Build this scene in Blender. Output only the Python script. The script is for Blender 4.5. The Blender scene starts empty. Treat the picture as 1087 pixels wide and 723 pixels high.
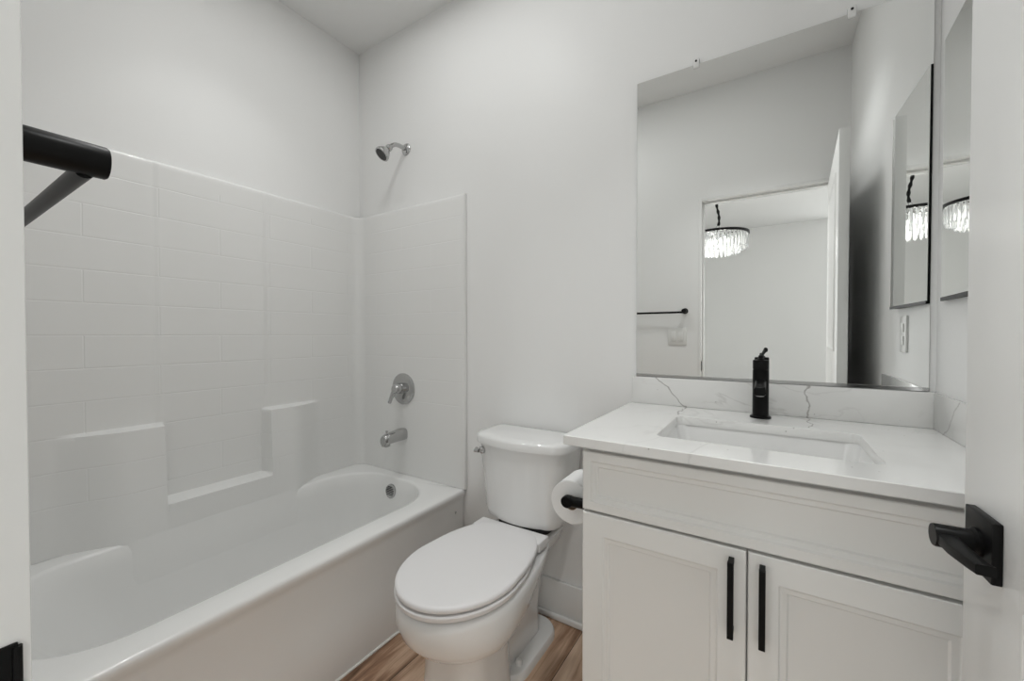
import bpy, bmesh, math, random
from mathutils import Vector, Matrix
random.seed(7)
C = bpy.context.scene
COL = C.collection
PI = math.pi

# ------------------------------------------------------------ camera
YAW, PITCH, ROLL, FPX, HC = math.radians(32.524), math.radians(-0.823), math.radians(-0.02), 430.2, 1.141
cam_d = bpy.data.cameras.new('camera'); cam = bpy.data.objects.new('camera', cam_d); COL.objects.link(cam)
fw = Vector((-math.sin(YAW)*math.cos(PITCH), math.cos(YAW)*math.cos(PITCH), math.sin(PITCH)))
rt = Vector((math.cos(YAW), math.sin(YAW), 0)); up = rt.cross(fw)
rt2 = math.cos(ROLL)*rt + math.sin(ROLL)*up; up2 = -math.sin(ROLL)*rt + math.cos(ROLL)*up
M = Matrix((rt2, up2, -fw)).transposed().to_4x4(); M.translation = Vector((0, 0, HC))
cam.matrix_world = M
cam_d.sensor_fit = 'HORIZONTAL'; cam_d.sensor_width = 36.0; cam_d.lens = FPX*36.0/1087.0
cam_d.clip_start = 0.01
C.camera = cam

# ------------------------------------------------------------ world, view, large lights
w = bpy.data.worlds.new('world'); C.world = w; w.use_nodes = True
w.node_tree.nodes['Background'].inputs[0].default_value = (1, 1, 1, 1)
w.node_tree.nodes['Background'].inputs[1].default_value = 0.3
C.view_settings.view_transform = 'Standard'; C.view_settings.look = 'None'
C.view_settings.exposure = -0.06; C.view_settings.gamma = 1.0; C.view_settings.use_curve_mapping = False

def area(name, loc, size, power, rot=(0, 0, 0), color=(.975, .985, .98), shape='DISK', spread=PI):
    d = bpy.data.lights.new(name, 'AREA'); d.shape = shape; d.size = size; d.energy = power; d.color = color; d.spread = spread
    o = bpy.data.objects.new(name, d); COL.objects.link(o); o.location = loc; o.rotation_euler = rot
    return o
def point(name, loc, r, power, color=(1, .98, .95)):
    d = bpy.data.lights.new(name, 'POINT'); d.shadow_soft_size = r; d.energy = power; d.color = color
    o = bpy.data.objects.new(name, d); COL.objects.link(o); o.location = loc
    return o
area('ceiling_downlight_glow', (-1.05, 0.80, 2.685), 0.10, 2.6)
lp = area('added_ceiling_fill', (-0.86, 0.86, 2.688), 1.5, 2.9, shape='RECTANGLE'); lp.data.size_y = 0.9  # added broad fill that evens the light, no such fixture in the ceiling
area('added_tub_fill', (-1.50, 0.75, 2.685), 0.15, 1.2, spread=math.radians(90))  # added fill to brighten the tub and floor
area('added_vanity_fill', (-0.10, 0.65, 2.685), 0.15, 2.7, spread=math.radians(90))  # added fill to brighten the vanity side
# added fill in the room beyond, no real windows, outside what the mirrors show
lw = area('added_hall_fill', (1.2, -4.15, 1.5), 0.65, 15, rot=(PI/2, 0, 0), color=(.975, .99, .985), shape='RECTANGLE'); lw.data.size_y = 2.0
lw = area('added_hall_fill', (1.56, -2.2, 1.5), 1.6, 9, rot=(PI/2, 0, PI/2), color=(.975, .99, .985), shape='RECTANGLE'); lw.data.size_y = 2.0
lw = area('added_hall_fill', (-1.2, -1.5, 1.2), 0.9, 22, rot=(PI/2, 0, -.6), color=(.975, .99, .985), shape='RECTANGLE'); lw.data.size_y = 2.0

# ------------------------------------------------------------ materials
def new_mat(name, color=(.8, .8, .8), rough=.5, metal=0.0, coat=0.0, spec=.5, trans=0.0, ior=1.45):
    m = bpy.data.materials.new(name); m.use_nodes = True
    b = m.node_tree.nodes['Principled BSDF']
    b.inputs['Base Color'].default_value = (*color, 1); b.inputs['Roughness'].default_value = rough
    b.inputs['Metallic'].default_value = metal; b.inputs['Coat Weight'].default_value = coat
    b.inputs['Specular IOR Level'].default_value = spec
    b.inputs['Transmission Weight'].default_value = trans; b.inputs['IOR'].default_value = ior
    return m
def N(m, t, **kw):
    n = m.node_tree.nodes.new(t)
    for k, v in kw.items():
        if hasattr(n, k): setattr(n, k, v)
        else: n.inputs[k].default_value = v
    return n
def L(m, a, b): m.node_tree.links.new(a, b)
def bsdf(m): return m.node_tree.nodes['Principled BSDF']
def math_n(m, op, a, b=None, c=None):
    n = m.node_tree.nodes.new('ShaderNodeMath'); n.operation = op
    for i, x in enumerate((a, b, c)):
        if x is None: continue
        if isinstance(x, (int, float)): n.inputs[i].default_value = x
        else: L(m, x, n.inputs[i])
    return n.outputs[0]
def add_bump(m, scale, strength, dist=.002, detail=3):
    tc = N(m, 'ShaderNodeTexCoord'); no = N(m, 'ShaderNodeTexNoise', Scale=scale, Detail=detail)
    L(m, tc.outputs['Object'], no.inputs['Vector'])
    bp = N(m, 'ShaderNodeBump', Strength=strength, Distance=dist)
    L(m, no.outputs['Fac'], bp.inputs['Height']); L(m, bp.outputs[0], bsdf(m).inputs['Normal'])
    return m

WALL = add_bump(new_mat('wall_paint', (.90, .90, .89), .42, spec=.35), 60, .10, .0015)
CEIL = add_bump(new_mat('ceiling_paint', (.90, .90, .89), .8, spec=.2), 80, .2, .002)
TRIM = add_bump(new_mat('trim_paint', (.87, .87, .855), .25), 30, .03, .001)
DOORP = add_bump(new_mat('door_paint', (.87, .87, .855), .28), 25, .05, .001)
TUB = add_bump(new_mat('tub_acrylic', (.875, .875, .862), .22, coat=.3), 5, .03, .003)
PORC = add_bump(new_mat('porcelain', (.85, .85, .84), .08, coat=.5), 6, .01, .001)
SEATM = add_bump(new_mat('seat_plastic', (.83, .82, .82), .3), 12, .01, .001)
CAB = add_bump(new_mat('cabinet_paint', (.83, .83, .81), .35), 40, .03, .001)
BLACK = add_bump(new_mat('matte_black_metal', (.004, .004, .004), .36, spec=.18), 200, .02, .0005)
CHROME = add_bump(new_mat('chrome', (.50, .50, .50), .10, metal=1), 50, .01, .0005)
DARK = new_mat('dark_rubber_and_gaps', (.03, .03, .03), .7)  # gasket rubber, also the shade colour put into the seat gaps
GAPM = add_bump(new_mat('cabinet_inside', (.25, .24, .22), .8), 20, .05)
PAPER = add_bump(new_mat('tissue_paper', (.86, .86, .85), .95, spec=.1), 150, .3, .001)
CARD = add_bump(new_mat('cardboard', (.35, .25, .17), .9), 60, .1)
PLATE = add_bump(new_mat('switch_plastic', (.82, .82, .80), .35), 30, .01)
MIRROR = new_mat('mirror_glass', (.93, .94, .93), 0.0, metal=1)
GLASSEDGE = add_bump(new_mat('mirror_edge', (.30, .33, .31), .3), 30, .02)
CAULK = add_bump(new_mat('caulk', (.85, .84, .80), .6), 80, .1)

# tiled acrylic surround: UV = (distance along the panel, height), grooves pressed into the panel
def surround_mat():
    m = new_mat('surround_acrylic', (.86, .86, .846), .3, coat=.3)
    uv = N(m, 'ShaderNodeUVMap'); uv.uv_map = 'UVMap'
    mp = N(m, 'ShaderNodeMapping'); mp.inputs['Location'].default_value = (0, .077, 0)
    br = N(m, 'ShaderNodeTexBrick', **{'Scale': 1.0, 'Mortar Size': .0028, 'Mortar Smooth': .6, 'Brick Width': .40, 'Row Height': .1105})
    br.offset = .5
    L(m, uv.outputs[0], mp.inputs[0]); L(m, mp.outputs[0], br.inputs['Vector'])
    sp = N(m, 'ShaderNodeSeparateXYZ'); L(m, uv.outputs[0], sp.inputs[0])
    onlong = math_n(m, 'MULTIPLY', math_n(m, 'GREATER_THAN', sp.outputs[0], .78), math_n(m, 'LESS_THAN', sp.outputs[0], 2.06))
    lo = math_n(m, 'GREATER_THAN', math_n(m, 'ADD', sp.outputs[1], math_n(m, 'MULTIPLY', onlong, .22)), .705)
    hi = math_n(m, 'LESS_THAN', sp.outputs[1], 1.72)
    f = math_n(m, 'MULTIPLY', math_n(m, 'MULTIPLY', lo, hi), br.outputs['Fac'])
    inv = math_n(m, 'SUBTRACT', 1.0, f)
    bp = N(m, 'ShaderNodeBump', Strength=.4, Distance=.002)
    L(m, inv, bp.inputs['Height']); L(m, bp.outputs[0], bsdf(m).inputs['Normal'])
    return m
SURR = surround_mat()

def wood_mat():
    m = new_mat('plank_floor', (.3, .18, .1), .38)
    tc = N(m, 'ShaderNodeTexCoord'); mp = N(m, 'ShaderNodeMapping'); mp.inputs['Rotation'].default_value = (0, 0, PI/2)
    L(m, tc.outputs['Object'], mp.inputs[0])
    br = N(m, 'ShaderNodeTexBrick', **{'Scale': 1.0, 'Mortar Size': .0012, 'Brick Width': 1.1, 'Row Height': .15, 'Bias': 0.0})
    br.offset = .37; br.inputs['Color1'].default_value = (0, 0, 0, 1); br.inputs['Color2'].default_value = (1, 1, 1, 1); br.inputs['Mortar'].default_value = (.5, .5, .5, 1)
    L(m, mp.outputs[0], br.inputs['Vector'])
    # grain stretched along the planks
    mg = N(m, 'ShaderNodeMapping'); mg.inputs['Scale'].default_value = (26, 2.2, 1)
    L(m, tc.outputs['Object'], mg.inputs[0])
    off = N(m, 'ShaderNodeVectorMath', operation='MULTIPLY_ADD'); off.inputs[1].default_value = (7, 13, 0)
    L(m, br.outputs['Color'], off.inputs[0]); L(m, mg.outputs[0], off.inputs[2])
    g = N(m, 'ShaderNodeTexNoise', Scale=1.0, Detail=6, Roughness=.65, Distortion=.6); L(m, off.outputs[0], g.inputs['Vector'])
    mb = N(m, 'ShaderNodeMapping'); mb.inputs['Scale'].default_value = (9, 1.6, 1); L(m, tc.outputs['Object'], mb.inputs[0])
    g2 = N(m, 'ShaderNodeTexNoise', Scale=1.0, Detail=3, Distortion=1.0); L(m, mb.outputs[0], g2.inputs['Vector'])
    s = math_n(m, 'ADD', math_n(m, 'MULTIPLY', g.outputs['Fac'], .6), math_n(m, 'MULTIPLY', g2.outputs['Fac'], .5))
    s = math_n(m, 'ADD', s, math_n(m, 'MULTIPLY', math_n(m, 'SUBTRACT', br.outputs['Color'], .5), .16))
    cr = N(m, 'ShaderNodeValToRGB'); e = cr.color_ramp.elements
    e[0].position = .31; e[0].color = (.07, .036, .02, 1); e[1].position = .70; e[1].color = (.86, .66, .50, 1)
    k = e.new(.44); k.color = (.36, .21, .13, 1); k = e.new(.53); k.color = (.62, .42, .29, 1)
    L(m, s, cr.inputs[0])
    mx = N(m, 'ShaderNodeMix'); mx.data_type = 'RGBA'; mx.inputs[7].default_value = (.03, .017, .01, 1)
    L(m, cr.outputs[0], mx.inputs[6]); L(m, br.outputs['Fac'], mx.inputs[0]); L(m, mx.outputs[2], bsdf(m).inputs['Base Color'])
    bp = N(m, 'ShaderNodeBump', Strength=.15, Distance=.001); L(m, s, bp.inputs['Height']); L(m, bp.outputs[0], bsdf(m).inputs['Normal'])
    return m
WOOD = wood_mat()

def quartz_mat():
    m = new_mat('veined_quartz', (.84, .84, .83), .13, coat=.2)
    tc = N(m, 'ShaderNodeNewGeometry'); sp = N(m, 'ShaderNodeSeparateXYZ'); L(m, tc.outputs['Position'], sp.inputs[0])
    n1 = N(m, 'ShaderNodeTexNoise', Scale=2.3, Detail=5, Roughness=.55, Distortion=.8); L(m, tc.outputs['Position'], n1.inputs['Vector'])
    n2 = N(m, 'ShaderNodeTexNoise', Scale=3.1, Detail=2); L(m, tc.outputs['Position'], n2.inputs['Vector'])
    v = math_n(m, 'ABSOLUTE', math_n(m, 'SUBTRACT', n1.outputs['Fac'], .5))
    v = math_n(m, 'SUBTRACT', 1, math_n(m, 'MULTIPLY', v, 90)); v = math_n(m, 'MAXIMUM', v, 0)
    msk = math_n(m, 'MAXIMUM', math_n(m, 'MULTIPLY', math_n(m, 'SUBTRACT', n2.outputs['Fac'], .48), 5), 0)
    v = math_n(m, 'MULTIPLY', math_n(m, 'MULTIPLY', v, msk), .2)
    # two veins that cross the backsplash and run on over the top
    n3 = N(m, 'ShaderNodeTexNoise', Scale=22, Detail=4); L(m, tc.outputs['Position'], n3.inputs['Vector'])
    wob = math_n(m, 'MULTIPLY', math_n(m, 'SUBTRACT', n3.outputs['Fac'], .5), .045)
    tot = v
    for x0, sl, wd, am in ((-.238, -.95, .0036, .8), (.092, -.02, .0032, .7)):
        d = math_n(m, 'SUBTRACT', sp.outputs[0], math_n(m, 'ADD', x0, math_n(m, 'MULTIPLY', math_n(m, 'SUBTRACT', sp.outputs[2], .90), sl)))
        d = math_n(m, 'ABSOLUTE', math_n(m, 'ADD', d, wob))
        q = math_n(m, 'MAXIMUM', math_n(m, 'SUBTRACT', 1, math_n(m, 'DIVIDE', d, wd)), 0)
        near = math_n(m, 'GREATER_THAN', sp.outputs[1], 1.30)
        tot = math_n(m, 'MAXIMUM', tot, math_n(m, 'MULTIPLY', math_n(m, 'MULTIPLY', q, am), near))
    d = math_n(m, 'ABSOLUTE', math_n(m, 'ADD', math_n(m, 'SUBTRACT', sp.outputs[1], math_n(m, 'ADD', 1.37, math_n(m, 'MULTIPLY', math_n(m, 'SUBTRACT', sp.outputs[2], .90), -1.0))), wob))
    q = math_n(m, 'MULTIPLY', math_n(m, 'MAXIMUM', math_n(m, 'SUBTRACT', 1, math_n(m, 'DIVIDE', d, .005)), 0), math_n(m, 'GREATER_THAN', sp.outputs[0], .350))
    tot = math_n(m, 'MAXIMUM', tot, math_n(m, 'MULTIPLY', q, .5))
    n4 = N(m, 'ShaderNodeTexNoise', Scale=6, Detail=3); L(m, tc.outputs['Position'], n4.inputs['Vector'])
    cl = math_n(m, 'MULTIPLY', math_n(m, 'MAXIMUM', math_n(m, 'SUBTRACT', n4.outputs['Fac'], .5), 0), .35)
    vo = N(m, 'ShaderNodeTexVoronoi', Scale=55); L(m, tc.outputs['Position'], vo.inputs['Vector'])
    sc = N(m, 'ShaderNodeSeparateColor'); L(m, vo.outputs['Color'], sc.inputs[0])
    spk = math_n(m, 'MULTIPLY', math_n(m, 'LESS_THAN', vo.outputs['Distance'], .10), math_n(m, 'GREATER_THAN', sc.outputs[0], .9))
    tot = math_n(m, 'MAXIMUM', math_n(m, 'MAXIMUM', tot, cl), math_n(m, 'MULTIPLY', spk, .5))
    mx = N(m, 'ShaderNodeMix'); mx.data_type = 'RGBA'; mx.inputs[6].default_value = (.84, .84, .825, 1); mx.inputs[7].default_value = (.22, .20, .18, 1)
    L(m, tot, mx.inputs[0]); L(m, mx.outputs[2], bsdf(m).inputs['Base Color'])
    return m
QUARTZ = quartz_mat()

def emit_mat(name, col, s):
    m = new_mat(name, col, .3); b = bsdf(m); b.inputs['Emission Color'].default_value = (*col, 1); b.inputs['Emission Strength'].default_value = s
    return m

# ------------------------------------------------------------ mesh helpers
def finish(name, bm, mat, parent=None, smooth=True, angle=35, loc=None):
    bmesh.ops.recalc_face_normals(bm, faces=bm.faces[:])
    me = bpy.data.meshes.new(name); bm.to_mesh(me); bm.free()
    for mm in (mat if isinstance(mat, (list, tuple)) else [mat]): me.materials.append(mm)
    if smooth:
        for p in me.polygons: p.use_smooth = True
        me.set_sharp_from_angle(angle=math.radians(angle))
    o = bpy.data.objects.new(name, me); COL.objects.link(o)
    if parent is not None:
        o.parent = parent
        base = Vector((0, 0, 0)); p = parent
        while p is not None: base += Vector(p.location); p = p.parent
        me.transform(Matrix.Translation(-base))          # all meshes are written in world coordinates
    return o
def tag(o, label=None, cat=None, group=None, kind=None):
    if label: o['label'] = label
    if cat: o['category'] = cat
    if group: o['group'] = group
    if kind: o['kind'] = kind
    return o
def thing(name, loc, label, cat, group=None):
    o = bpy.data.objects.new(name, None); COL.objects.link(o); o.location = loc; o.empty_display_size = .05
    return tag(o, label, cat, group)
def struct(o): o['kind'] = 'structure'; return o

def box(bm, x0, x1, y0, y1, z0, z1, bev=0.0, seg=2, mi=0):
    n0 = len(bm.faces)
    vs = [bm.verts.new(p) for p in ((x0, y0, z0), (x1, y0, z0), (x1, y1, z0), (x0, y1, z0), (x0, y0, z1), (x1, y0, z1), (x1, y1, z1), (x0, y1, z1))]
    fs = [bm.faces.new([vs[i] for i in f]) for f in ((0, 3, 2, 1), (4, 5, 6, 7), (0, 1, 5, 4), (1, 2, 6, 5), (2, 3, 7, 6), (3, 0, 4, 7))]
    for f in fs: f.material_index = mi
    if bev > 0:
        es = list({e for f in fs for e in f.edges})
        bmesh.ops.bevel(bm, geom=es, offset=bev, segments=seg, affect='EDGES', profile=.5)
    return vs
def frame_z(d):
    d = Vector(d).normalized(); a = Vector((0, 0, 1)) if abs(d.z) < .95 else Vector((1, 0, 0))
    u = a.cross(d).normalized(); return u, d.cross(u), d
def lathe(bm, origin, axis, prof, seg=40, mi=0, close=True):
    """prof: list of (radius, distance along axis)"""
    u, v, d = frame_z(axis); o = Vector(origin); rings = []
    for r, h in prof:
        if r < 1e-6: rings.append([bm.verts.new(o + d*h)])
        else: rings.append([bm.verts.new(o + d*h + (u*math.cos(2*PI*k/seg) + v*math.sin(2*PI*k/seg))*r) for k in range(seg)])
    for a, b in zip(rings[:-1], rings[1:]):
        for k in range(seg):
            k2 = (k+1) % seg
            q = [a[k % len(a)], a[k2 % len(a)], b[k2 % len(b)], b[k % len(b)]]
            q = list(dict.fromkeys(q))
            if len(q) > 2: bm.faces.new(q).material_index = mi
    if close:
        for r in (rings[0], rings[-1]):
            if len(r) > 2: bm.faces.new(r).material_index = mi
def tube(bm, pts, r, seg=16, cap=True, mi=0):
    pts = [Vector(p) for p in pts]; rings = []; n = len(pts)
    rr = r if isinstance(r, (list, tuple)) else [r]*n
    u = None
    for i, p in enumerate(pts):
        d = (pts[min(i+1, n-1)] - pts[max(i-1, 0)]).normalized()
        if u is None: u = frame_z(d)[0]
        u = (u - d*u.dot(d)).normalized(); v = d.cross(u)
        rings.append([bm.verts.new(p + (u*math.cos(2*PI*k/seg) + v*math.sin(2*PI*k/seg))*rr[i]) for k in range(seg)])
    for a, b in zip(rings[:-1], rings[1:]):
        for k in range(seg): bm.faces.new([a[k], a[(k+1) % seg], b[(k+1) % seg], b[k]]).material_index = mi
    if cap:
        for q in (rings[0], rings[-1]): bm.faces.new(q).material_index = mi
def loft(bm, rings, cap0=True, cap1=True, mi=0):
    R = [[bm.verts.new(p) for p in r] for r in rings]; n = len(R[0])
    for a, b in zip(R[:-1], R[1:]):
        for k in range(n): bm.faces.new([a[k], a[(k+1) % n], b[(k+1) % n], b[k]]).material_index = mi
    if cap0: bm.faces.new(R[0]).material_index = mi
    if cap1: bm.faces.new(R[-1]).material_index = mi
    return R
def rrect(cx, cy, hx, hy, r, z, n=10):
    """rounded rectangle, 4*(n+1) points"""
    P = []; r = min(r, hx-1e-4, hy-1e-4)
    for sx, sy, a0 in ((1, 1, 0), (-1, 1, PI/2), (-1, -1, PI), (1, -1, 1.5*PI)):
        for k in range(n+1):
            a = a0 + PI/2*k/n; P.append((cx + sx*(hx-r) + r*math.cos(a), cy + sy*(hy-r) + r*math.sin(a), z))
    return P
def sstep(a, b, x):
    t = max(0.0, min(1.0, (x-a)/(b-a))); return t*t*(3-2*t)

# ------------------------------------------------------------ room dimensions
D, XL, XR, YS, ZC = 1.47, -1.952, 0.3615, 0.047, 2.705
JX0, JX1, ZH = -0.380, 0.300, 1.990          # clear door opening
WT = 0.12                                     # wall thickness
YH = -4.2; HX0, HX1 = -2.6, 1.6               # the room beyond the doorway

def sbox(name, mat, *boxes, bev=0.0):
    bm = bmesh.new()
    for b in boxes: box(bm, *b, bev=bev)
    return struct(finish(name, bm, mat, smooth=bev > 0))
HALL_FLOOR = add_bump(new_mat('neutral_hall_floor', (.62, .61, .59), .95, spec=.1), 300, .5, .004)  # invented covering for the unseen hall floor, grey to keep bounce light neutral
sbox('floor', WOOD, (XL-.1, XR+.1, YS-WT/2, D+.1, -.05, 0))
sbox('floor_hall', HALL_FLOOR, (HX0-.1, HX1+.1, YH-.1, YS-WT/2, -.05, 0))
sbox('wall_north', WALL, (XL-.1, XR+.1, D, D+.1, 0, ZC+.05))
sbox('wall_west', WALL, (XL-.1, XL, YS-WT, D, 0, ZC+.05))
sbox('wall_east', WALL, (XR, XR+.1, YS, D, 0, ZC+.05))
sbox('ceiling', CEIL, (XL-.1, XR+.1, YS-.02, D+.1, ZC, ZC+.1))
sbox('wall_south', WALL, (XL, JX0-.018, YS-WT, YS, 0, ZC), (JX1+.018, XR, YS-WT, YS, 0, ZC), (JX0-.018, JX1+.018, YS-WT, YS, ZH+.018, ZC))
sbox('wall_hall_north', WALL, (HX0, XL-.1, YS-WT, YS, 0, ZC), (XR, HX1, YS-WT, YS, 0, ZC))
sbox('wall_hall_south', WALL, (HX0, HX1, YH-.1, YH, 0, ZC))
sbox('wall_hall_west', WALL, (HX0-.1, HX0, YH, YS, 0, ZC))
sbox('wall_hall_east', WALL, (HX1, HX1+.1, YH, YS, 0, ZC))
sbox('ceiling_hall', CEIL, (HX0-.1, HX1+.1, YH-.1, YS-.02, ZC, ZC+.1))
sbox('baseboard_hall', TRIM, (HX0, HX1, YH, YH+.014, 0, .14), bev=.004)

# door jamb with its stop
bm = bmesh.new()
y0, y1 = YS-WT-.004, YS+.002
box(bm, JX0-.018, JX0, y0, y1, 0, ZH+.018, bev=.0015); box(bm, JX1, JX1+.018, y0, y1, 0, ZH+.018, bev=.0015); box(bm, JX0, JX1, y0, y1, ZH, ZH+.018, bev=.0015)
ys = YS-.040
box(bm, JX0, JX0+.011, ys-.032, ys, 0, ZH, bev=.003); box(bm, JX1-.011, JX1, ys-.032, ys, 0, ZH, bev=.003); box(bm, JX0+.011, JX1-.011, ys-.032, ys, ZH-.011, ZH, bev=.003)
jamb = struct(finish('trim_1', bm, TRIM))
# strike plate with its curved lip at the jamb corner
bm = bmesh.new()
box(bm, JX0-.0005, JX0+.0018, YS-.034, YS-.0035, .893, .957, bev=.0008)
tube(bm, [(JX0+.0016, YS-.0040, .955), (JX0+.0016, YS-.0040, .895)], .0022, 10)
finish('strike_plate', bm, BLACK, jamb)

# baseboards + shoe moulding
def baseboard(name, pts_box, shoe_box):
    bm = bmesh.new(); box(bm, *pts_box, bev=.004); box(bm, *shoe_box, bev=.007, seg=3)
    return struct(finish(name, bm, TRIM))
baseboard('baseboard_north', (-1.18, -.38, D-.015, D, 0, .152), (-1.18, -.38, D-.029, D-.014, 0, .026))
baseboard('baseboard_south', (-1.18, JX0-.02, YS, YS+.015, 0, .152), (-1.18, JX0-.02, YS+.014, YS+.029, 0, .026))
baseboard('baseboard_east', (XR-.015, XR, YS+.02, .90, 0, .152), (XR-.029, XR-.014, YS+.02, .90, 0, .026))

# ------------------------------------------------------------ bathtub
tub = thing('bathtub', (-1.57, .755, 0), 'long white acrylic bathtub set in the alcove along the left wall', 'bathtub')
ZR = .4227
tx0, tx1, ty0, ty1 = XL+.003, -1.192, YS+.003, D-.003
cx, cy, hx, hy = (tx0+tx1)/2, (ty0+ty1)/2, (tx1-tx0)/2, (ty1-ty0)/2
rings = []
def outer(z, inset, r=.004):
    P = rrect(cx, cy, hx, hy, r, z, 12)
    return [(x-inset if x > cx else x, y, zz) for x, y, zz in P]
for z, i in ((0, .002), (.150, .002), (.185, .011), (.365, .013), (.385, .008), (.400, .001), (.412, .0)): rings.append(outer(z, i))
rings.append(outer(.4195, .003, .008)); rings.append(outer(ZR, .009, .012))
bx0, bx1, by0, by1 = -1.868, -1.295, .135, 1.398
def basin(z, ins, insl, insr, r):
    a0, a1, b0, b1 = bx0+ins, bx1-ins, by0+ins+insl, by1-ins-insr
    return rrect((a0+a1)/2, (b0+b1)/2, (a1-a0)/2, (b1-b0)/2, r, z, 12)
rings.append(basin(ZR, -.012, 0, 0, .22)); rings.append(basin(ZR-.002, -.004, 0, 0, .22)); rings.append(basin(ZR-.010, .003, 0, 0, .215))
for z, i, l, r_, rad in ((.36, .010, .03, .004, .20), (.25, .022, .09, .012, .18), (.15, .036, .15, .022, .16), (.10, .055, .18, .035, .15), (.075, .085, .20, .05, .14), (.068, .13, .22, .08, .12)):
    rings.append(basin(z, i, l, r_, rad))
bm = bmesh.new(); loft(bm, rings, cap0=True, cap1=True)
finish('tub_shell', bm, TUB, tub, angle=50)
bm = bmesh.new(); tube(bm, [(-1.1925, ty0, .003), (-1.1925, 1.44, .003)], .005, 8); finish('caulk_line', bm, CAULK, tub)
bm = bmesh.new(); lathe(bm, (-1.1985, 1.404, .334), (1, 0, 0), [(.006, 0), (.006, .0008), (.0025, .002), (0, .002)], 16)
h = finish('mounting_screw', bm, CHROME, tub)
# overflow plate on the head end of the basin
ov = (-1.605, 1.394, .352)
bm = bmesh.new(); lathe(bm, ov, (0, -1, .09), [(.036, -.012), (.036, .010), (.034, .016), (.030, .018), (0, .018)], 40)
ovo = finish('overflow_plate', bm, CHROME, tub)
bm = bmesh.new()
for k in range(-3, 4):
    wd = math.sqrt(max(.0001, .027**2 - (k*.0078)**2))
    box(bm, ov[0]-wd, ov[0]+wd, ov[1]-.0195, ov[1]-.0165, ov[2]+k*.0078-.0018+.0015, ov[2]+k*.0078+.0018+.0015)
finish('overflow_slots', bm, DARK, ovo, smooth=False)
bm = bmesh.new(); lathe(bm, (-1.58, 1.12, .0655), (0, 0, 1), [(.035, 0), (.035, .006), (.03, .008), (.012, .008), (.012, .02), (0, .022)], 32)
finish('drain', bm, CHROME, tub)

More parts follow.
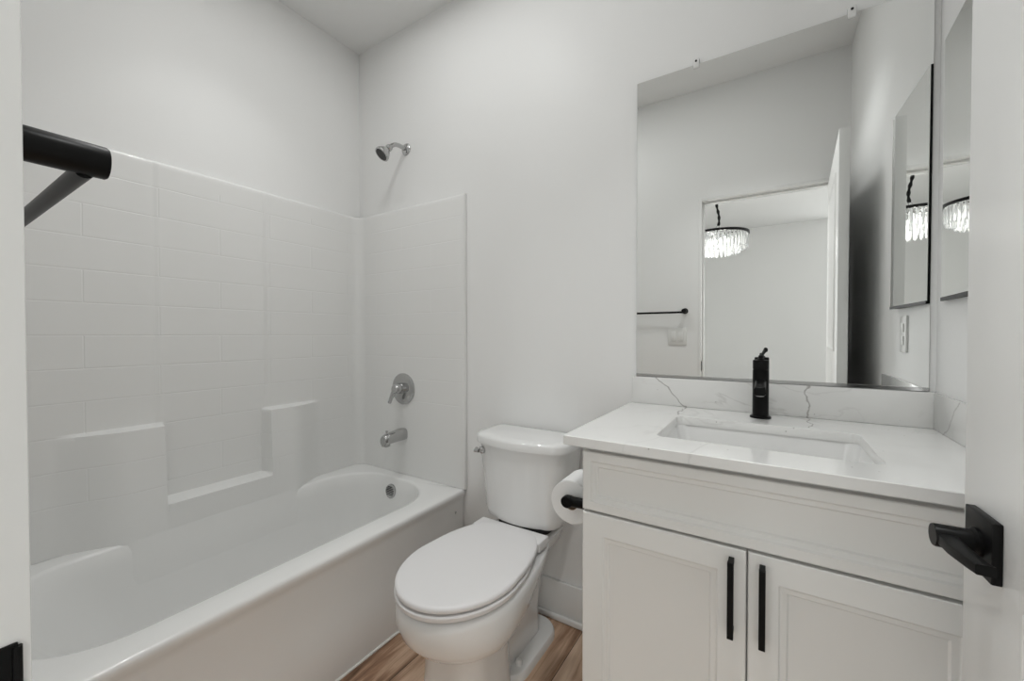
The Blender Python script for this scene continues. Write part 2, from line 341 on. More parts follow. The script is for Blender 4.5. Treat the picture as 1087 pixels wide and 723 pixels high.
# ------------------------------------------------------------ moulded tub surround
def surround():
    bm = bmesh.new(); uvl = bm.loops.layers.uv.new('UVMap')
    t = .016; ztop = 1.787; r = .055
    xs = -1.194
    xi, y_n, y_s = XL+t, D-t, YS+t
    # plan path: north end panel edge -> corner -> long wall -> corner -> south end panel edge
    path = []
    ns = 16
    for k in range(ns): path.append((xs + (xi+r-xs)*k/ns, y_n, (0, -1)))
    for k in range(9):
        a = PI/2*k/8; path.append((xi+r - r*math.sin(a), y_n-r + r*math.cos(a), (math.sin(a), -math.cos(a))))
    m = 150
    for k in range(1, m): path.append((xi, (y_n-r) + (y_s+r-y_n+r)*k/m, (1, 0)))
    for k in range(9):
        a = PI/2*k/8; path.append((xi+r - r*math.cos(a), y_s+r - r*math.sin(a), (math.cos(a), math.sin(a))))
    for k in range(1, ns+1): path.append((xi+r + (xs-xi-r)*k/ns, y_s, (0, 1)))
    zlow = [.12, .16, .20, .25, .30, .35, .39, .4235]
    zs = [.4235, .44, .46, .48, .50, .515, .524, .527, .5285, .532, .54, .56, .60, .65, .70, .75, .79, .803, .808, .811, .8125, .816, .825, .85, .90] + [.95+.05*k for k in range(17)] + [1.765, 1.778]
    S = [0.0]
    for a, b in zip(path[:-1], path[1:]): S.append(S[-1] + math.hypot(b[0]-a[0], b[1]-a[1]))
    def prot(y, z):
        u = abs(y-.757)
        fade = 1-sstep(.28, .47, u)
        if z < .4225:                                   # runs down and merges into the basin wall
            tab = ((.4225, .002), (.4127, .003), (.36, .010), (.25, .022), (.15, .036), (.10, .055))
            ins = tab[-1][1]
            for (za, ia), (zb, ib) in zip(tab[:-1], tab[1:]):
                if zb <= z <= za: ins = ia + (ib-ia)*(za-z)/(za-zb)
            return .0700 + ins - .03*sstep(.27, .40, u) - .012*sstep(.30, .12, z) if z > .3 else .0700 + ins - .03*sstep(.27, .40, u) - .06*(.30-z)
        side = (.050 + (.0725-.050)*(.813-z)/(.813-.4225)) * fade * sstep(.176, .186, u) * (1-sstep(.803, .813, z))
        mid = .0725 * (1-sstep(.182, .190, u)) * (1-sstep(.520, .529, z))
        return max(side, mid, .0035*(1-sstep(.190, .196, u)))
    G = []
    for z in zs:
        row = []
        for (x, y, n) in path:
            p = prot(y, z) if n == (1, 0) else 0
            row.append(bm.verts.new((x+n[0]*p, y+n[1]*p, z)))
        G.append(row)
    # rounded top flange back to the wall
    for ins, z in ((-.002, 1.785), (-.006, 1.7885), (-t+.001, 1.789)):
        row = []
        for (x, y, n) in path:
            p = prot(y, 1.7) if n == (1, 0) else 0
            if ins < -.01: p = 0
            row.append(bm.verts.new((x+n[0]*(p+ins), y+n[1]*(p+ins), z)))
        G.append(row)
    zz = zs + [1.786, 1.789, 1.80]
    for i in range(len(G)-1):
        for k in range(len(path)-1):
            f = bm.faces.new([G[i][k], G[i][k+1], G[i+1][k+1], G[i+1][k]])
            for lp, (a, b) in zip(f.loops, ((i, k), (i, k+1), (i+1, k+1), (i+1, k))): lp[uvl].uv = (S[b], zz[a])
    # the moulding runs on below the rim into the basin wall, as part of the tub
    bl = bmesh.new(); H = []
    seg = [q for q in path if q[2] == (1, 0) and abs(q[1]-.757) < .45]
    for z in zlow: H.append([bl.verts.new((x+prot(y, z), y, z)) for x, y, n in seg])
    for i in range(len(H)-1):
        for k in range(len(seg)-1): bl.faces.new([H[i][k], H[i][k+1], H[i+1][k+1], H[i+1][k]])
    finish('moulded_side', bl, TUB, tub, angle=60)
    # front edges returned to the wall
    for k, sgn in ((0, 1), (len(path)-1, -1)):
        n = path[k][2]; prev = [row[k] for row in G]
        for dx, dn in ((.006, -.002), (.009, -.007), (.009, -t+.001)):
            cur = [bm.verts.new((v0.co.x, v0.co.y, v0.co.z)) for v0 in [row[k] for row in G]]
            for c in cur: c.co.x = xs+dx; c.co.y = path[k][1] + n[1]*dn
            for i in range(len(cur)-1): bm.faces.new([prev[i], prev[i+1], cur[i+1], cur[i]])
            prev = cur
    o = finish('shower_surround', bm, SURR, angle=40)
    tag(o, 'white moulded shower surround with brick pattern and ledges on the walls above the bathtub', 'shower surround')
surround()

# ------------------------------------------------------------ shower fittings
sh = thing('overhead_shower', (-1.577, D-.001, 2.088), 'chrome shower head on a bent arm high on the wall over the tub', 'shower head')
bm = bmesh.new(); lathe(bm, (-1.577, D, 2.088), (0, -1, 0), [(.030, 0), (.030, .003), (.025, .009), (.013, .014), (.0, .014)], 36); finish('flange', bm, CHROME, sh)
bm = bmesh.new()
armpts = [(-1.577, D-.005, 2.088), (-1.578, D-.05, 2.090), (-1.579, D-.072, 2.086), (-1.581, D-.088, 2.076), (-1.584, D-.105, 2.060)]
tube(bm, armpts, .0105, 16); finish('arm', bm, CHROME, sh)
hd = Vector((-.22, -.62, -.75)).normalized(); ho = Vector((-1.584, D-.103, 2.062))
bm = bmesh.new(); lathe(bm, ho, hd, [(.012, -.006), (.016, 0), (.017, .010), (.013, .015), (.018, .022), (.028, .036), (.0365, .052), (.0375, .062), (.034, .065), (.031, .064)], 36)
head = finish('spray_head', bm, CHROME, sh)
bm = bmesh.new(); lathe(bm, ho + hd*.063, hd, [(.031, 0), (.031, .0012), (0, .002)], 36); finish('spray_face', bm, new_mat('dark_nozzle', (.05, .05, .05), .5), head)

va = thing('shower_valve', (-1.588, D-.016, .863), 'round chrome shower valve plate with a lever handle above the tub spout', 'shower valve')
yw = D-.016
bm = bmesh.new(); lathe(bm, (-1.588, yw, .863), (0, -1, 0), [(.080, 0), (.080, .004), (.072, .009), (.05, .012), (.03, .013), (0, .013)], 48); finish('trim_plate', bm, CHROME, va)
bm = bmesh.new(); lathe(bm, (-1.588, yw-.012, .868), (0, -1, 0), [(.027, 0), (.027, .03), (.024, .045), (.019, .052), (0, .054)], 32)
vh = finish('handle_hub', bm, CHROME, va)
bm = bmesh.new()
tube(bm, [(-1.590, yw-.050, .868), (-1.600, yw-.056, .850), (-1.615, yw-.058, .822), (-1.628, yw-.058, .795)], [.015, .012, .010, .0085], 16); finish('lever', bm, CHROME, va)

spt = thing('tub_spout', (-1.590, D-.016, .632), 'chrome tub spout with diverter knob on the end wall above the tub rim', 'tub spout')
bm = bmesh.new()
R = []
for (y, z, hw, hh) in ((0, .632, .029, .029), (.02, .632, .029, .029), (.06, .630, .027, .027), (.10, .626, .025, .026), (.125, .622, .023, .026), (.133, .619, .019, .022)):
    R.append([(-1.590+px, yw-y, z+pz) for px, pz, _ in rrect(0, 0, hw, hh, .02, 0, 5)])
loft(bm, R)
box(bm, -1.590-.016, -1.590+.016, yw-.130, yw-.098, .590, .605, bev=.004)
finish('spout_body', bm, CHROME, spt)
bm = bmesh.new(); lathe(bm, (-1.590, yw-.108, .650), (0, 0, 1), [(.004, 0), (.004, .010), (.007, .012), (.007, .017), (0, .019)], 16); finish('diverter_knob', bm, CHROME, spt)

# ------------------------------------------------------------ toilet
TX = -.792
toi = thing('toilet', (TX, 1.2, 0), 'white two-piece toilet with lid closed between bathtub and vanity', 'toilet')
def egg(z, yf, yb, hw, ym, bw=None, n=28, e=2.0, eb=2.6):
    """outline, front at yf, back at yb, widest hw at ym"""
    P = []
    for k in range(n*2):
        a = 2*PI*k/(n*2); c, s = math.cos(a), math.sin(a)
        if s <= 0: x = hw*abs(c)**(2/e)*math.copysign(1, c); y = ym - (ym-yf)*abs(s)**(2/e)
        else:
            x = hw*abs(c)**(2/eb)*math.copysign(1, c); y = ym + (yb-ym)*abs(s)**(2/eb)
            if bw is not None:
                t = (y-ym)/(yb-ym); x *= 1 - (1-bw/hw)*t**1.5
        P.append((TX+x, y, z))
    return P
bm = bmesh.new()
loft(bm, [
    egg(.216, .872, 1.30, .100, .99, .060), egg(.224, .856, 1.32, .118, .98, .062), egg(.238, .828, 1.34, .145, .97, .066),
    egg(.262, .790, 1.37, .166, .96, .075), egg(.295, .762, 1.38, .181, .96, .090), egg(.335, .748, 1.40, .187, .97, .105), egg(.365, .746, 1.42, .187, .98, .120),
    egg(.385, .751, 1.43, .185, .98, .130), egg(.392, .760, 1.43, .178, .98, .130), egg(.394, .770, 1.42, .168, .98, .125)])
def col(z, hw, ya, yb, r): return rrect(TX, (ya+yb)/2, hw, (yb-ya)/2, r, z, 10)
loft(bm, [col(0, .122, .852, 1.110, .085), col(.010, .122, .852, 1.110, .085), col(.020, .119, .856, 1.108, .085), col(.12, .112, .862, 1.105, .080), col(.20, .108, .862, 1.110, .078), col(.235, .112, .850, 1.14, .08), col(.27, .12, .85, 1.17, .08)])
def trap(z, hw, ya, yb, r): return rrect(TX, (ya+yb)/2, hw, (yb-ya)/2, r, z, 8)
loft(bm, [trap(.0, .070, 1.05, 1.36, .05), trap(.12, .062, 1.05, 1.36, .05), trap(.22, .066, 1.05, 1.38, .05), trap(.32, .085, 1.1, 1.41, .05)])
finish('bowl', bm, PORC, toi, angle=60)
# wide foot behind the column
bm = bmesh.new()
def foot(z, i): return [(TX+x, y, zz) for x, y, zz in rrect(0, 1.245, .118-i, .165-i, .075, z, 8)]
loft(bm, [foot(0, 0), foot(.020, 0), foot(.028, .004), foot(.032, .012)])
finish('foot', bm, PORC, toi)
for s in (-1, 1):
    bm = bmesh.new(); lathe(bm, (TX+s*.086, 1.15, .030), (0, 0, 1), [(.012, 0), (.012, .012), (.009, .019), (0, .022)], 20); finish('bolt_cap', bm, PORC, toi)
# deck under the tank
bm = bmesh.new()
def deck(z, i): return [(TX+x, y, zz) for x, y, zz in rrect(0, 1.325, .125-i, .125-i, .05, z, 8)]
loft(bm, [deck(.30, .05), deck(.36, .01), deck(.398, 0), deck(.405, .003), deck(.408, .01)])
finish('tank_deck', bm, PORC, toi)
# seat ring
def seat_out(z, i, g=0): return egg(z, .742+i-g, 1.215-i+g, .184-i+g, .965, .150-i+g, e=2.0, eb=3.2)
bm = bmesh.new()
R = [seat_out(.398, .008), seat_out(.400, .002), seat_out(.404, 0), seat_out(.412, 0), seat_out(.4155, .003), seat_out(.4165, .010)]
inner = [egg(z, .80, 1.13, .115, .965, .10) for z in (.4165, .398)]
R += inner
loft(bm, R, cap0=False, cap1=False)
finish('seat', bm, SEATM, toi)
bm = bmesh.new(); loft(bm, [egg(.4165, .79, 1.19, .14, .965, .12), egg(.4215, .79, 1.19, .14, .965, .12)]); finish('seat_gap_shade', bm, DARK, toi)  # dark plate standing in for shade in the gap under the lid
bm = bmesh.new(); loft(bm, [egg(.392, .79, 1.19, .14, .965, .12), egg(.400, .79, 1.19, .14, .965, .12)]); finish('seat_gap_shade', bm, DARK, toi)  # dark plate standing in for shade between bowl and seat
bm = bmesh.new()
def lid(z, i): return egg(z, .744+i, 1.258-i, .182-i, .965, .143-i*.6, e=2.0, eb=3.6)
loft(bm, [lid(.4215, .006), lid(.4225, .001), lid(.426, 0), lid(.4325, 0), lid(.4365, .003), lid(.438, .009), lid(.4388, .03), lid(.4395, .08)])
finish('seat_lid', bm, SEATM, toi, angle=50)
bm = bmesh.new(); box(bm, TX-.142, TX+.142, 1.190, 1.258, .404, .4365, bev=.004, seg=3); finish('hinge_cover', bm, SEATM, toi)
# tank: flat back, bowed front, narrowing downwards
def tank(z, hw, yf, r, g=0):
    P = []; yb = 1.452+min(g, .006)
    n = 14
    for k in range(n+1):            # bowed front from right to left
        t = -1+2*k/n; P.append((TX - (hw-r)*t*-1*-1, yf - .020*(1-t*t), z))
    # left front corner
    for k in range(1, 8):
        a = PI/2*k/7; P.append((TX-(hw-r)-r*math.sin(a), yf+r-r*math.cos(a), z))
    P.append((TX-hw, yb-.02, z)); P.append((TX-hw+.006, yb-.005, z)); P.append((TX-hw+.02, yb, z))
    P.append((TX+hw-.02, yb, z)); P.append((TX+hw-.006, yb-.005, z)); P.append((TX+hw, yb-.02, z))
    for k in range(7):
        a = PI/2*(1-k/7); P.append((TX+(hw-r)+r*math.sin(a), yf+r-r*math.cos(a), z))
    return P
def tank2(z, hw, yf, r, g=0):
    P = tank(z, hw, yf, r, g)
    n = 14
    for k in range(n+1):
        t = -1+2*k/n; P[k] = (TX - (hw-r)*t, yf - .020*(1-t*t), z)
    return P
bm = bmesh.new()
loft(bm, [tank2(.4385, .140, 1.286, .05), tank2(.4400, .152, 1.276, .05), tank2(.448, .158, 1.272, .055), tank2(.470, .165, 1.268, .06), tank2(.53, .171, 1.266, .065), tank2(.62, .180, 1.263, .065), tank2(.72, .189, 1.26, .065)])
finish('tank', bm, PORC, toi, angle=50)
bm = bmesh.new()
loft(bm, [tank2(.720, .195, 1.252, .07, .004), tank2(.722, .199, 1.247, .07, .004), tank2(.745, .200, 1.246, .07, .004), tank2(.752, .197, 1.250, .07, .004), tank2(.757, .189, 1.258, .065, .0), tank2(.759, .17, 1.28, .05, -.02)])
finish('tank_lid', bm, PORC, toi, angle=50)
bm = bmesh.new(); loft(bm, [tank2(.406, .11, 1.290, .04), tank2(.4390, .11, 1.288, .04)]); finish('tank_gasket', bm, DARK, toi)
bm = bmesh.new(); lathe(bm, (TX-.150, 1.262, .693), (-.25, -1, 0), [(.014, -.004), (.014, .006), (.010, .010), (.007, .012), (.007, .020), (0, .021)], 24)
lv = finish('flush_lever', bm, CHROME, toi)
bm = bmesh.new(); tube(bm, [(TX-.154, 1.242, .693), (TX-.168, 1.238, .693), (TX-.184, 1.270, .691)], [.006, .0055, .007], 12); finish('lever_arm', bm, CHROME, lv)

# ------------------------------------------------------------ vanity cabinet
van = thing('vanity_cabinet', (-.01, 1.2, 0), 'white shaker vanity cabinet with black bar pulls under the quartz top', 'cabinet')
VX0, VX1, VY0, VY1 = -.382, XR-.003, .930, D-.002
ZCT = .899
bm = bmesh.new()
box(bm, VX0, VX0+.018, VY0, VY1, 0, .872); box(bm, VX1-.018, VX1, VY0, VY1, 0, .872)
box(bm, VX0+.018, VX1-.018, VY1-.012, VY1, .10, .872); box(bm, VX0+.018, VX1-.018, VY0+.02, VY1-.012, .10, .118)
box(bm, VX0+.018, VX1-.018, VY0, VY0+.018, .845, .872)
box(bm, .312, VX1-.018, VY0, VY0+.018, .10, .845); box(bm, VX0+.018, VX0+.030, VY0, VY0+.018, .10, .845)
box(bm, VX0+.018, VX1-.018, VY0, VY0+.018, .705, .735); box(bm, -.050, -.020, VY0, VY0+.018, .10, .705)
box(bm, VX0+.018, VX1-.018, VY0+.06, VY0+.072, 0, .10)
finish('carcass', bm, CAB, van, smooth=False)
def shaker(bm, x0, x1, z0, z1, yb, fr=.042, th=.020):
    """frame-and-panel front, face towards -y, bevelled inner moulding"""
    yf = yb-th
    def rect(i, y): return [(x0+i, y, z0+i), (x1-i, y, z0+i), (x1-i, y, z1-i), (x0+i, y, z1-i)]
    loft(bm, [rect(0, yb), rect(0, yf+.002), rect(.002, yf), rect(fr-.006, yf), rect(fr-.003, yf+.0035), rect(fr, yf+.0045), rect(fr+.007, yf+.0050), rect(fr+.010, yf+.0085), rect(fr+.012, yf+.009)])
bm = bmesh.new(); shaker(bm, -.379, .310, .7225, .8620, VY0, fr=.027); finish('false_drawer_front', bm, CAB, van, angle=20)
def pull(x, z0, z1, parent):
    bm = bmesh.new(); yf = VY0-.020
    box(bm, x-.0055, x+.0055, yf-.030, yf-.021, z0, z1, bev=.0008, seg=1)
    for z in (z0+.0015, z1-.0115): box(bm, x-.0050, x+.0050, yf-.022, yf+.001, z, z+.010, bev=.0006, seg=1)
    finish('handle', bm, BLACK, parent)
for x0, x1, hxp, in ((-.379, -.0365, -.062), (-.0335, .310, -.0095)):
    bm = bmesh.new(); shaker(bm, x0, x1, .115, .7165, VY0, fr=.056)
    dr = finish('door', bm, CAB, van, angle=20)
    pull(hxp, .550, .700, dr)

# ------------------------------------------------------------ countertop with backsplash
top = thing('countertop', (-.03, 1.2, .875), 'white veined quartz countertop with backsplash on the vanity cabinet', 'countertop')
CX0, CX1, CY0, CY1 = -.421, XR-.001, .889, D-.001
SX0, SX1, SY0, SY1 = -.230, .183, 1.000, 1.280
def ring_rect(x0, x1, y0, y1, r, z): return rrect((x0+x1)/2, (y0+y1)/2, (x1-x0)/2, (y1-y0)/2, r, z, 6)
bm = bmesh.new()
loft(bm, [ring_rect(SX0, SX1, SY0, SY1, .02, .876), ring_rect(CX0+.001, CX1, CY0+.001, CY1, .003, .876), ring_rect(CX0, CX1, CY0, CY1, .003, .877), ring_rect(CX0, CX1, CY0, CY1, .003, ZCT-.0015), ring_rect(CX0+.0015, CX1, CY0+.0015, CY1, .003, ZCT),
          ring_rect(SX0-.001, SX1+.001, SY0-.001, SY1+.001, .021, ZCT), ring_rect(SX0, SX1, SY0, SY1, .02, ZCT-.0015), ring_rect(SX0, SX1, SY0, SY1, .02, .876)], cap0=False, cap1=False)
bmesh.ops.remove_doubles(bm, verts=bm.verts[:], dist=1e-5)
finish('slab', bm, QUARTZ, top)
bm = bmesh.new(); box(bm, CX0+.006, CX1, D-.020, D-.001, ZCT+.0003, .9925, bev=.0015); finish('backsplash', bm, QUARTZ, top)
bm = bmesh.new(); box(bm, XR-.009, XR-.001, CY0+.006, D-.0205, ZCT+.0003, .9925, bev=.0015); finish('side_splash', bm, QUARTZ, top)

# sink
sk = thing('sink', (-.023, 1.14, .75), 'white rectangular undermount sink set into the quartz countertop', 'sink')
bm = bmesh.new()
def sr(z, i, r): return ring_rect(SX0-.004+i, SX1+.004-i, SY0-.004+i, SY1+.004-i, r, z)
loft(bm, [sr(.8755, -.02, .03), sr(.8755, 0, .03), sr(.868, .003, .03), sr(.80, .010, .035), sr(.775, .016, .04), sr(.760, .030, .045), sr(.753, .055, .05), sr(.750, .10, .03),
          ], cap0=False, cap1=True)
# outer skin
loft(bm, [sr(.8755, -.02, .03), sr(.865, -.02, .03), sr(.80, -.004, .035), sr(.75, .01, .05), sr(.738, .06, .05)], cap0=False, cap1=True)
bmesh.ops.remove_doubles(bm, verts=bm.verts[:], dist=1e-5)
finish('basin', bm, PORC, sk)
bm = bmesh.new(); lathe(bm, (-.023, 1.16, .750), (0, 0, 1), [(.024, 0), (.024, .002), (.020, .004), (.015, .003), (.015, .006), (0, .008)], 28); finish('drain', bm, BLACK, sk)

# ------------------------------------------------------------ faucet
FX, FY = -.023, 1.385
fc = thing('faucet', (FX, FY, ZCT), 'matte black single-hole faucet standing behind the sink', 'faucet')
bm = bmesh.new(); lathe(bm, (FX, FY, ZCT), (0, 0, 1), [(.027, 0), (.027, .004), (.025, .006), (0, .006)], 36); finish('base_ring', bm, BLACK, fc)
bm = bmesh.new(); lathe(bm, (FX, FY, ZCT+.005), (0, 0, 1), [(.0205, 0), (.0205, .134), (.0195, .1345), (.0195, .137), (.0205, .1375), (.0205, .160), (.0190, .163), (0, .163)], 36)
finish('body', bm, BLACK, fc)
bm = bmesh.new()
pr = [(FX-.0125, FX+.0125)]
R = []
for y, z, hh in ((FY-.012, ZCT+.098, .016), (FY-.055, ZCT+.094, .0145), (FY-.098, ZCT+.088, .013), (FY-.102, ZCT+.0875, .0115)):
    R.append([(FX+px, y, z+pz) for px, pz, _ in rrect(0, 0, .0135, hh, .006, 0, 4)])
loft(bm, R); finish('spout', bm, BLACK, fc)
bm = bmesh.new(); lathe(bm, (FX, FY-.086, ZCT+.073), (0, 0, 1), [(.009, 0), (.0095, .001), (.0095, .008), (0, .008)], 20); finish('aerator', bm, CHROME, fc)
bm = bmesh.new(); lathe(bm, (FX, FY, ZCT+.166), (0, 0, 1), [(.010, 0), (.010, .004), (.0065, .007), (.0065, .013), (.0045, .016), (0, .016)], 20)
tube(bm, [(FX, FY, ZCT+.176), (FX+.004, FY+.012, ZCT+.184), (FX+.009, FY+.030, ZCT+.193), (FX+.011, FY+.036, ZCT+.195)], [.004, .0036, .0048, .0062], 12)
finish('lever', bm, BLACK, fc)

# ------------------------------------------------------------ toilet paper holder and roll
RX, RY, RZ = -.462, 1.015, .692
hp = thing('paper_holder', (VX0, RY, RZ), 'black paper holder arm fixed to the side of the vanity cabinet', 'paper holder')
bm = bmesh.new(); lathe(bm, (VX0-.0005, RY-.010, RZ), (-1, 0, 0), [(.020, 0), (.020, .006), (.017, .008), (0, .008)], 28); finish('wall_plate', bm, BLACK, hp)
bm = bmesh.new(); tube(bm, [(VX0-.004, RY-.010, RZ), (RX-.003, RY-.016, RZ)], .0135, 20); finish('post', bm, BLACK, hp)
bm = bmesh.new(); tube(bm, [(RX+.004, RY-.018, RZ), (RX+.004, RY+.122, RZ)], .0085, 20)
lathe(bm, (RX+.004, RY-.019, RZ), (0, -1, 0), [(.0160, -.006), (.0160, .008), (.0145, .0105), (0, .011)], 24); finish('bar', bm, BLACK, hp)
ro = thing('toilet_paper_roll', (RX, RY+.05, RZ-.02), 'white toilet paper roll hung on the black holder beside the vanity', 'toilet paper')
bm = bmesh.new(); o = (RX+.004, RY+.003, RZ-.0115)
lathe(bm, o, (0, 1, 0), [(.0205, 0), (.058, 0), (.060, .002), (.060, .103), (.058, .105), (.0205, .105)], 48, close=False)
tail = [(o[0]-.0605*math.cos(a), o[1], o[2]+.0605*math.sin(a)) for a in [i*PI/2/10 for i in range(4, 11)]] + [(o[0]+.03, o[1], o[2]+.055), (o[0]+.056, o[1], o[2]+.030)]
R0 = [bm.verts.new((x, y+.001, z)) for x, y, z in tail]; R1 = [bm.verts.new((x-.001, y+.104, z+.001)) for x, y, z in tail]
for k in range(len(R0)-1): bm.faces.new([R0[k], R0[k+1], R1[k+1], R1[k]])
finish('paper', bm, PAPER, ro)
bm = bmesh.new(); lathe(bm, o, (0, 1, 0), [(.0205, .0), (.0205, .105), (.0195, .105), (.0195, .0), (.0205, .0)], 32, close=False); finish('cardboard_core', bm, CARD, ro)

# ------------------------------------------------------------ big mirror over the vanity
MX0, MX1, MZ0, MZ1 = -.4035, .3465, .9990, 2.028
tilt = math.radians(-.21)
mir = thing('wall_mirror', (-.02, D, 1.0), 'large frameless mirror on the wall above the vanity backsplash', 'mirror')
bm = bmesh.new()
def my(z): return D-.007 + (z-1.0)*math.tan(tilt)*1.0
vs = []
for z in (MZ0, MZ1):
    for x in (MX0, MX1):
        for dy in (0, .005): vs.append(bm.verts.new((x, my(z)+dy, z)))
# order: (z0,x0,f),(z0,x0,b),(z0,x1,f),(z0,x1,b),(z1,...)
a = vs
f = bm.faces.new([a[0], a[2], a[6], a[4]]); f.material_index = 0
for q in ([a[1], a[5], a[7], a[3]], [a[0], a[4], a[5], a[1]], [a[2], a[3], a[7], a[6]], [a[0], a[1], a[3], a[2]], [a[4], a[6], a[7], a[5]]): bm.faces.new(q).material_index = 1
finish('glass', bm, [MIRROR, GLASSEDGE], mir, smooth=False)
bm = bmesh.new(); box(bm, MX0, MX1, D-.0125, D-.008, MZ0-.0050, MZ0+.004, bev=.0005, seg=1); box(bm, MX0, MX1, D-.009, D-.0005, MZ0-.0055, MZ0-.0015)
finish('bottom_channel', bm, CHROME, mir)
for cxp in (-.212, .183):
    bm = bmesh.new(); box(bm, cxp-.009, cxp+.009, D-.016, D-.0005, MZ1-.012, MZ1+.020, bev=.002)
    cl = finish('mirror_clip', bm, new_mat('clear_clip_plastic', (.85, .85, .84), .15), mir)
    bm = bmesh.new(); lathe(bm, (cxp, D-.0165, MZ1+.009), (0, -1, 0), [(.0035, 0), (.0035, .001), (0, .0018)], 14); finish('screw', bm, DARK, cl)

# side mirror on the right wall
sm = thing('side_mirror', (XR, 1.22, 1.224), 'tall narrow mirror with black edges on the right wall beside the vanity', 'mirror')
sy0, sy1, sz0, sz1, sd = 1.080, 1.406, 1.224, 1.858, .009
bm = bmesh.new(); box(bm, XR-sd+.002, XR-.0005, sy0, sy1, sz0, sz1); fr = finish('frame', bm, BLACK, sm, smooth=False)
for vv in fr.data.vertices:          # hangs a little off the wall at its near side
    w_ = vv.co + sm.location
    if w_.x < XR-.004: vv.co.x -= (sy1-w_.y)*.036
gx = lambda y: XR-sd-(sy1-y)*.036
bm = bmesh.new()
R = [[(gx(y)+dx, y, z) for y, z in ((sy0+.001, sz0+.007), (sy1-.001, sz0+.007), (sy1-.001, sz1-.001), (sy0+.001, sz1-.001))] for dx in (0, .0019)]
loft(bm, R); finish('glass', bm, MIRROR, sm, smooth=False)
bm = bmesh.new()
R = [[(gx(y)+dx, y, z) for y, z in ((sy0, sz0-.001), (sy1, sz0-.001), (sy1, sz0+.0075), (sy0, sz0+.0075))] for dx in (-.0015, .003)]
loft(bm, R); finish('bottom_rail', bm, BLACK, sm, smooth=False)

# ------------------------------------------------------------ towel bar on the doorway wall
tb = thing('towel_bar', (-.75, YS, 1.283), 'black towel bar on the wall left of the doorway', 'towel bar')
PX, PZ = -.477, 1.286
for x in (PX, PX-.62):
    bm = bmesh.new(); lathe(bm, (x, YS, PZ), (0, 1, 0), [(.0132, 0), (.0132, .0590), (.0122, .0605), (0, .0605)], 36)
    lathe(bm, (x, YS, PZ), (0, 1, 0), [(.019, 0), (.019, .003), (.0165, .005), (.0, .005)], 36); finish('post', bm, BLACK, tb)
bm = bmesh.new(); tube(bm, [(PX-.002, YS+.047, PZ-.009), (PX-.618, YS+.047, PZ-.009)], .0066, 20); finish('bar', bm, BLACK, tb)

# light switch beside the doorway (seen in the mirror), outlet on the right wall
sw = thing('light_switch', (-.525, YS, 1.12), 'white double rocker switch plate beside the doorway, under the towel bar', 'light switch')
bm = bmesh.new(); box(bm, -.583, -.467, YS, YS+.006, 1.062, 1.178, bev=.002); finish('cover_plate', bm, PLATE, sw)
for x in (-.548, -.502):
    bm = bmesh.new(); box(bm, x-.0165, x+.0165, YS+.0055, YS+.010, 1.087, 1.153, bev=.0015); finish('rocker', bm, PLATE, sw)
ou = thing('wall_outlet', (XR, 1.165, 1.14), 'white outlet plate on the right wall under the side mirror', 'outlet')
bm = bmesh.new(); box(bm, XR-.006, XR, 1.128, 1.200, 1.082, 1.198, bev=.002); finish('cover_plate', bm, PLATE, ou)
for z in (1.120, 1.160):
    bm = bmesh.new(); box(bm, XR-.009, XR-.0055, 1.148, 1.180, z-.014, z+.014, bev=.0012); finish('socket', bm, PLATE, ou)

# ------------------------------------------------------------ the open door
DW, DT, DZ0, DZ1 = .766, .035, .012, 1.972
hinge = Vector((JX1, YS, 0)); ang = math.radians(-87.3)      # closed leaf runs towards -x from the hinge
door = bpy.data.objects.new('door_1', None); COL.objects.link(door); struct(door)
door.location = hinge; door.rotation_euler = (0, 0, ang)
def local(name, bm, mat, parent, **kw):
    o = finish(name, bm, mat, None, **kw); o.parent = parent; return o
# leaf in local coordinates: x from -DW to 0, y from -DT to 0 (its -y face looks at the camera when open)
bm = bmesh.new(); box(bm, -DW, -.003, -DT, -.0, DZ0, DZ1, bev=.0015)
leaf = local('door_leaf', bm, DOORP, door)
# raised moulding rectangles on both faces
def moulding(face_y, s):
    bm = bmesh.new()
    for z0, z1 in ((1.06, DZ1-.13), (.24, .84)):
        x0, x1 = -DW+.145, -.145
        def rect(i, y): return [(x0+i, y, z0+i), (x1-i, y, z0+i), (x1-i, y, z1-i), (x0+i, y, z1-i)]
        loft(bm, [rect(0, face_y), rect(.003, face_y+s*.004), rect(.010, face_y+s*.005), rect(.018, face_y+s*.001), rect(.022, face_y+s*.0002), rect(.05, face_y+s*.0002), rect(.060, face_y+s*.003), rect(.064, face_y+s*.003)], cap0=False)
    return local('door_panel', bm, DOORP, door, angle=25)
moulding(-DT, -1); moulding(0, 1)
for s, fy in ((-1, -DT), (1, 0)):
    hx_, hz_ = -DW+.066, .879
    hobj = bpy.data.objects.new('lever_handle', None); COL.objects.link(hobj); hobj.parent = door
    bm = bmesh.new(); ya, yb = sorted((fy, fy+s*.010)); box(bm, hx_-.034, hx_+.034, ya, yb, hz_-.037, hz_+.037, bev=.0015); local('rosette', bm, BLACK, hobj)
    bm = bmesh.new(); lathe(bm, (hx_, fy+s*.009, hz_), (0, s, 0), [(.018, 0), (.018, .004), (.0145, .007), (.0145, .040), (.0135, .042), (0, .042)], 28); local('neck', bm, BLACK, hobj)
    bm = bmesh.new()
    R = []
    for x, yy, wx, hh in ((-.010, .039, .009, .0075), (.0, .040, .0095, .0075), (.04, .040, .010, .0065), (.072, .036, .0090, .0060), (.086, .033, .0085, .0060)):
        R.append([(hx_+x, fy+s*(yy+px), hz_+pz) for px, pz, _ in rrect(0, 0, wx, hh, .002, 0, 3)])
    loft(bm, R); local('lever', bm, BLACK, hobj)
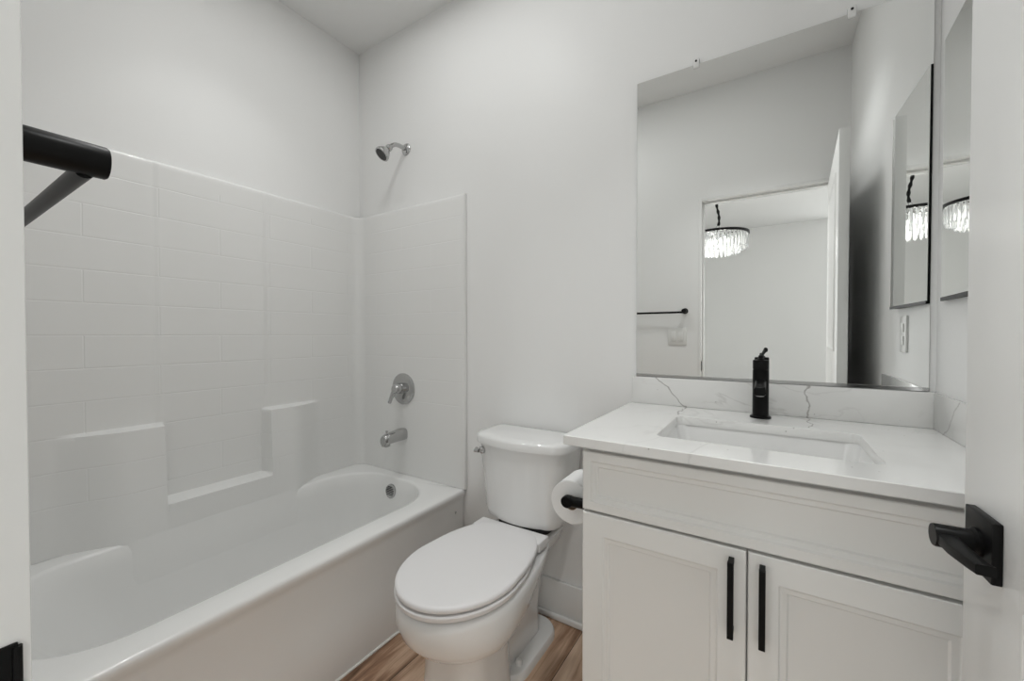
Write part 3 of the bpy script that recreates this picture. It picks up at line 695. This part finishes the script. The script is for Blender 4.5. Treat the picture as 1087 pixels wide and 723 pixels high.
bm = bmesh.new(); box(bm, -DW-.0012, -DW+.001, -DT+.005, -.005, .862, .918, bev=.0004, seg=1); box(bm, -DW-.009, -DW, -DT+.011, -.012, .880, .900, bev=.002)
local('latch', bm, BLACK, door)
for z in (.22, .98, 1.76):
    bm = bmesh.new(); lathe(bm, (.004, .005, z-.045), (0, 0, 1), [(.0055, 0), (.0055, .09), (.003, .094), (0, .094)], 16); box(bm, -.001, .0005, -.030, .004, z-.045, z+.045)
    local('hinge', bm, BLACK, door)

# ------------------------------------------------------------ ceiling lights above the frame; the tub and vanity ones are added
LENS = emit_mat('downlight_lens', (1, .98, .95), 3)
for lx, ly, lb in ((-1.05, .80, 'round white recessed ceiling light over the middle of the bathroom floor'),
                   (-1.50, .75, 'added round white ceiling light over the bathtub, out of view'),
                   (-.10, .65, 'added round white ceiling light before the vanity, out of view')):
    dl = thing('unseen_ceiling_light', (lx, ly, ZC), lb, 'ceiling light', 'recessed ceiling lights of the bathroom')
    bm = bmesh.new(); lathe(bm, (lx, ly, ZC), (0, 0, -1), [(.095, 0), (.095, .004), (.088, .008), (.078, .006), (.078, .001)], 40, close=False); finish('trim_ring', bm, TRIM, dl)
    bm = bmesh.new(); lathe(bm, (lx, ly, ZC), (0, 0, -1), [(.078, .002), (0, .002)], 40, close=False); finish('lens', bm, LENS, dl)

# ------------------------------------------------------------ chandelier in the room beyond (seen in both mirrors)
HXc, HYc, HZ = -.44, -1.49, 2.075
ch = thing('chandelier', (HXc, HYc, ZC), 'round black chandelier with hanging crystal prisms beyond the doorway, seen in the mirrors', 'chandelier')
bm = bmesh.new(); lathe(bm, (HXc, HYc, HZ), (0, 0, 1), [(.258, 0), (.270, 0), (.270, .022), (.258, .022), (.258, 0)], 64, close=False)
for k in range(4):
    a = k*PI/2+.3; tube(bm, [(HXc, HYc, HZ+.018), (HXc+.262*math.cos(a), HYc+.262*math.sin(a), HZ+.012)], .004, 8)
finish('ring', bm, BLACK, ch)
bm = bmesh.new(); tube(bm, [(HXc, HYc, HZ+.01), (HXc, HYc, HZ+.075)], .006, 12); finish('stem', bm, BLACK, ch)
bm = bmesh.new(); n = 40
tube(bm, [(HXc+.012*math.sin(k/n*9+.5)*(1-.0*k/n), HYc, HZ+.10+(ZC-.03-HZ-.10)*k/n) for k in range(n+1)], [.011+.003*math.sin(k*1.3) for k in range(n+1)], 12); finish('chain_sleeve', bm, BLACK, ch)
bm = bmesh.new(); lathe(bm, (HXc, HYc, HZ+.088), (0, 1, 0), [(.010, -.003), (.014, -.003), (.014, .003), (.010, .003), (.010, -.003)], 20, close=False); finish('link', bm, CHROME, ch)
bm = bmesh.new(); lathe(bm, (HXc, HYc, ZC), (0, 0, -1), [(.06, 0), (.06, .01), (.045, .03), (0, .032)], 32); finish('canopy', bm, BLACK, ch)
CRY = new_mat('crystal', (.97, .98, .98), .12, trans=.65, ior=1.5)
def prism(px, py, z1, z0, r):
    bm = bmesh.new(); lathe(bm, (px, py, z1), (0, 0, -1), [(0, 0), (r*.8, .005), (r, .012), (r, z1-z0-.018), (0, z1-z0)], 6, close=False); return bm
for rad, cnt, z1, z0, r in ((.252, 48, HZ+.004, HZ-.140, .0095), (.200, 34, HZ-.01, HZ-.175, .0095), (.12, 18, HZ-.01, HZ-.195, .010)):
    proto = None
    for k in range(cnt):
        a = 2*PI*k/cnt
        if proto is None:
            proto = finish('crystal', prism(0, 0, 0, z0-z1, r), CRY, None, smooth=False)
            proto.parent = ch; o2 = proto
        else: o2 = proto.copy(); COL.objects.link(o2)
        o2.location = (rad*math.cos(a), rad*math.sin(a), z1-ZC); o2.rotation_euler = (0, 0, a)
for k in range(4):
    a = k*PI/2+.3; bm = bmesh.new(); p = (HXc+.07*math.cos(a), HYc+.07*math.sin(a), HZ-.07)
    lathe(bm, p, (0, 0, 1), [(0, -.028), (.012, -.022), (.017, -.006), (.013, .014), (.009, .03), (.009, .05)], 16); finish('bulb', bm, emit_mat('lit_bulb', (1, .97, .92), 160), ch)
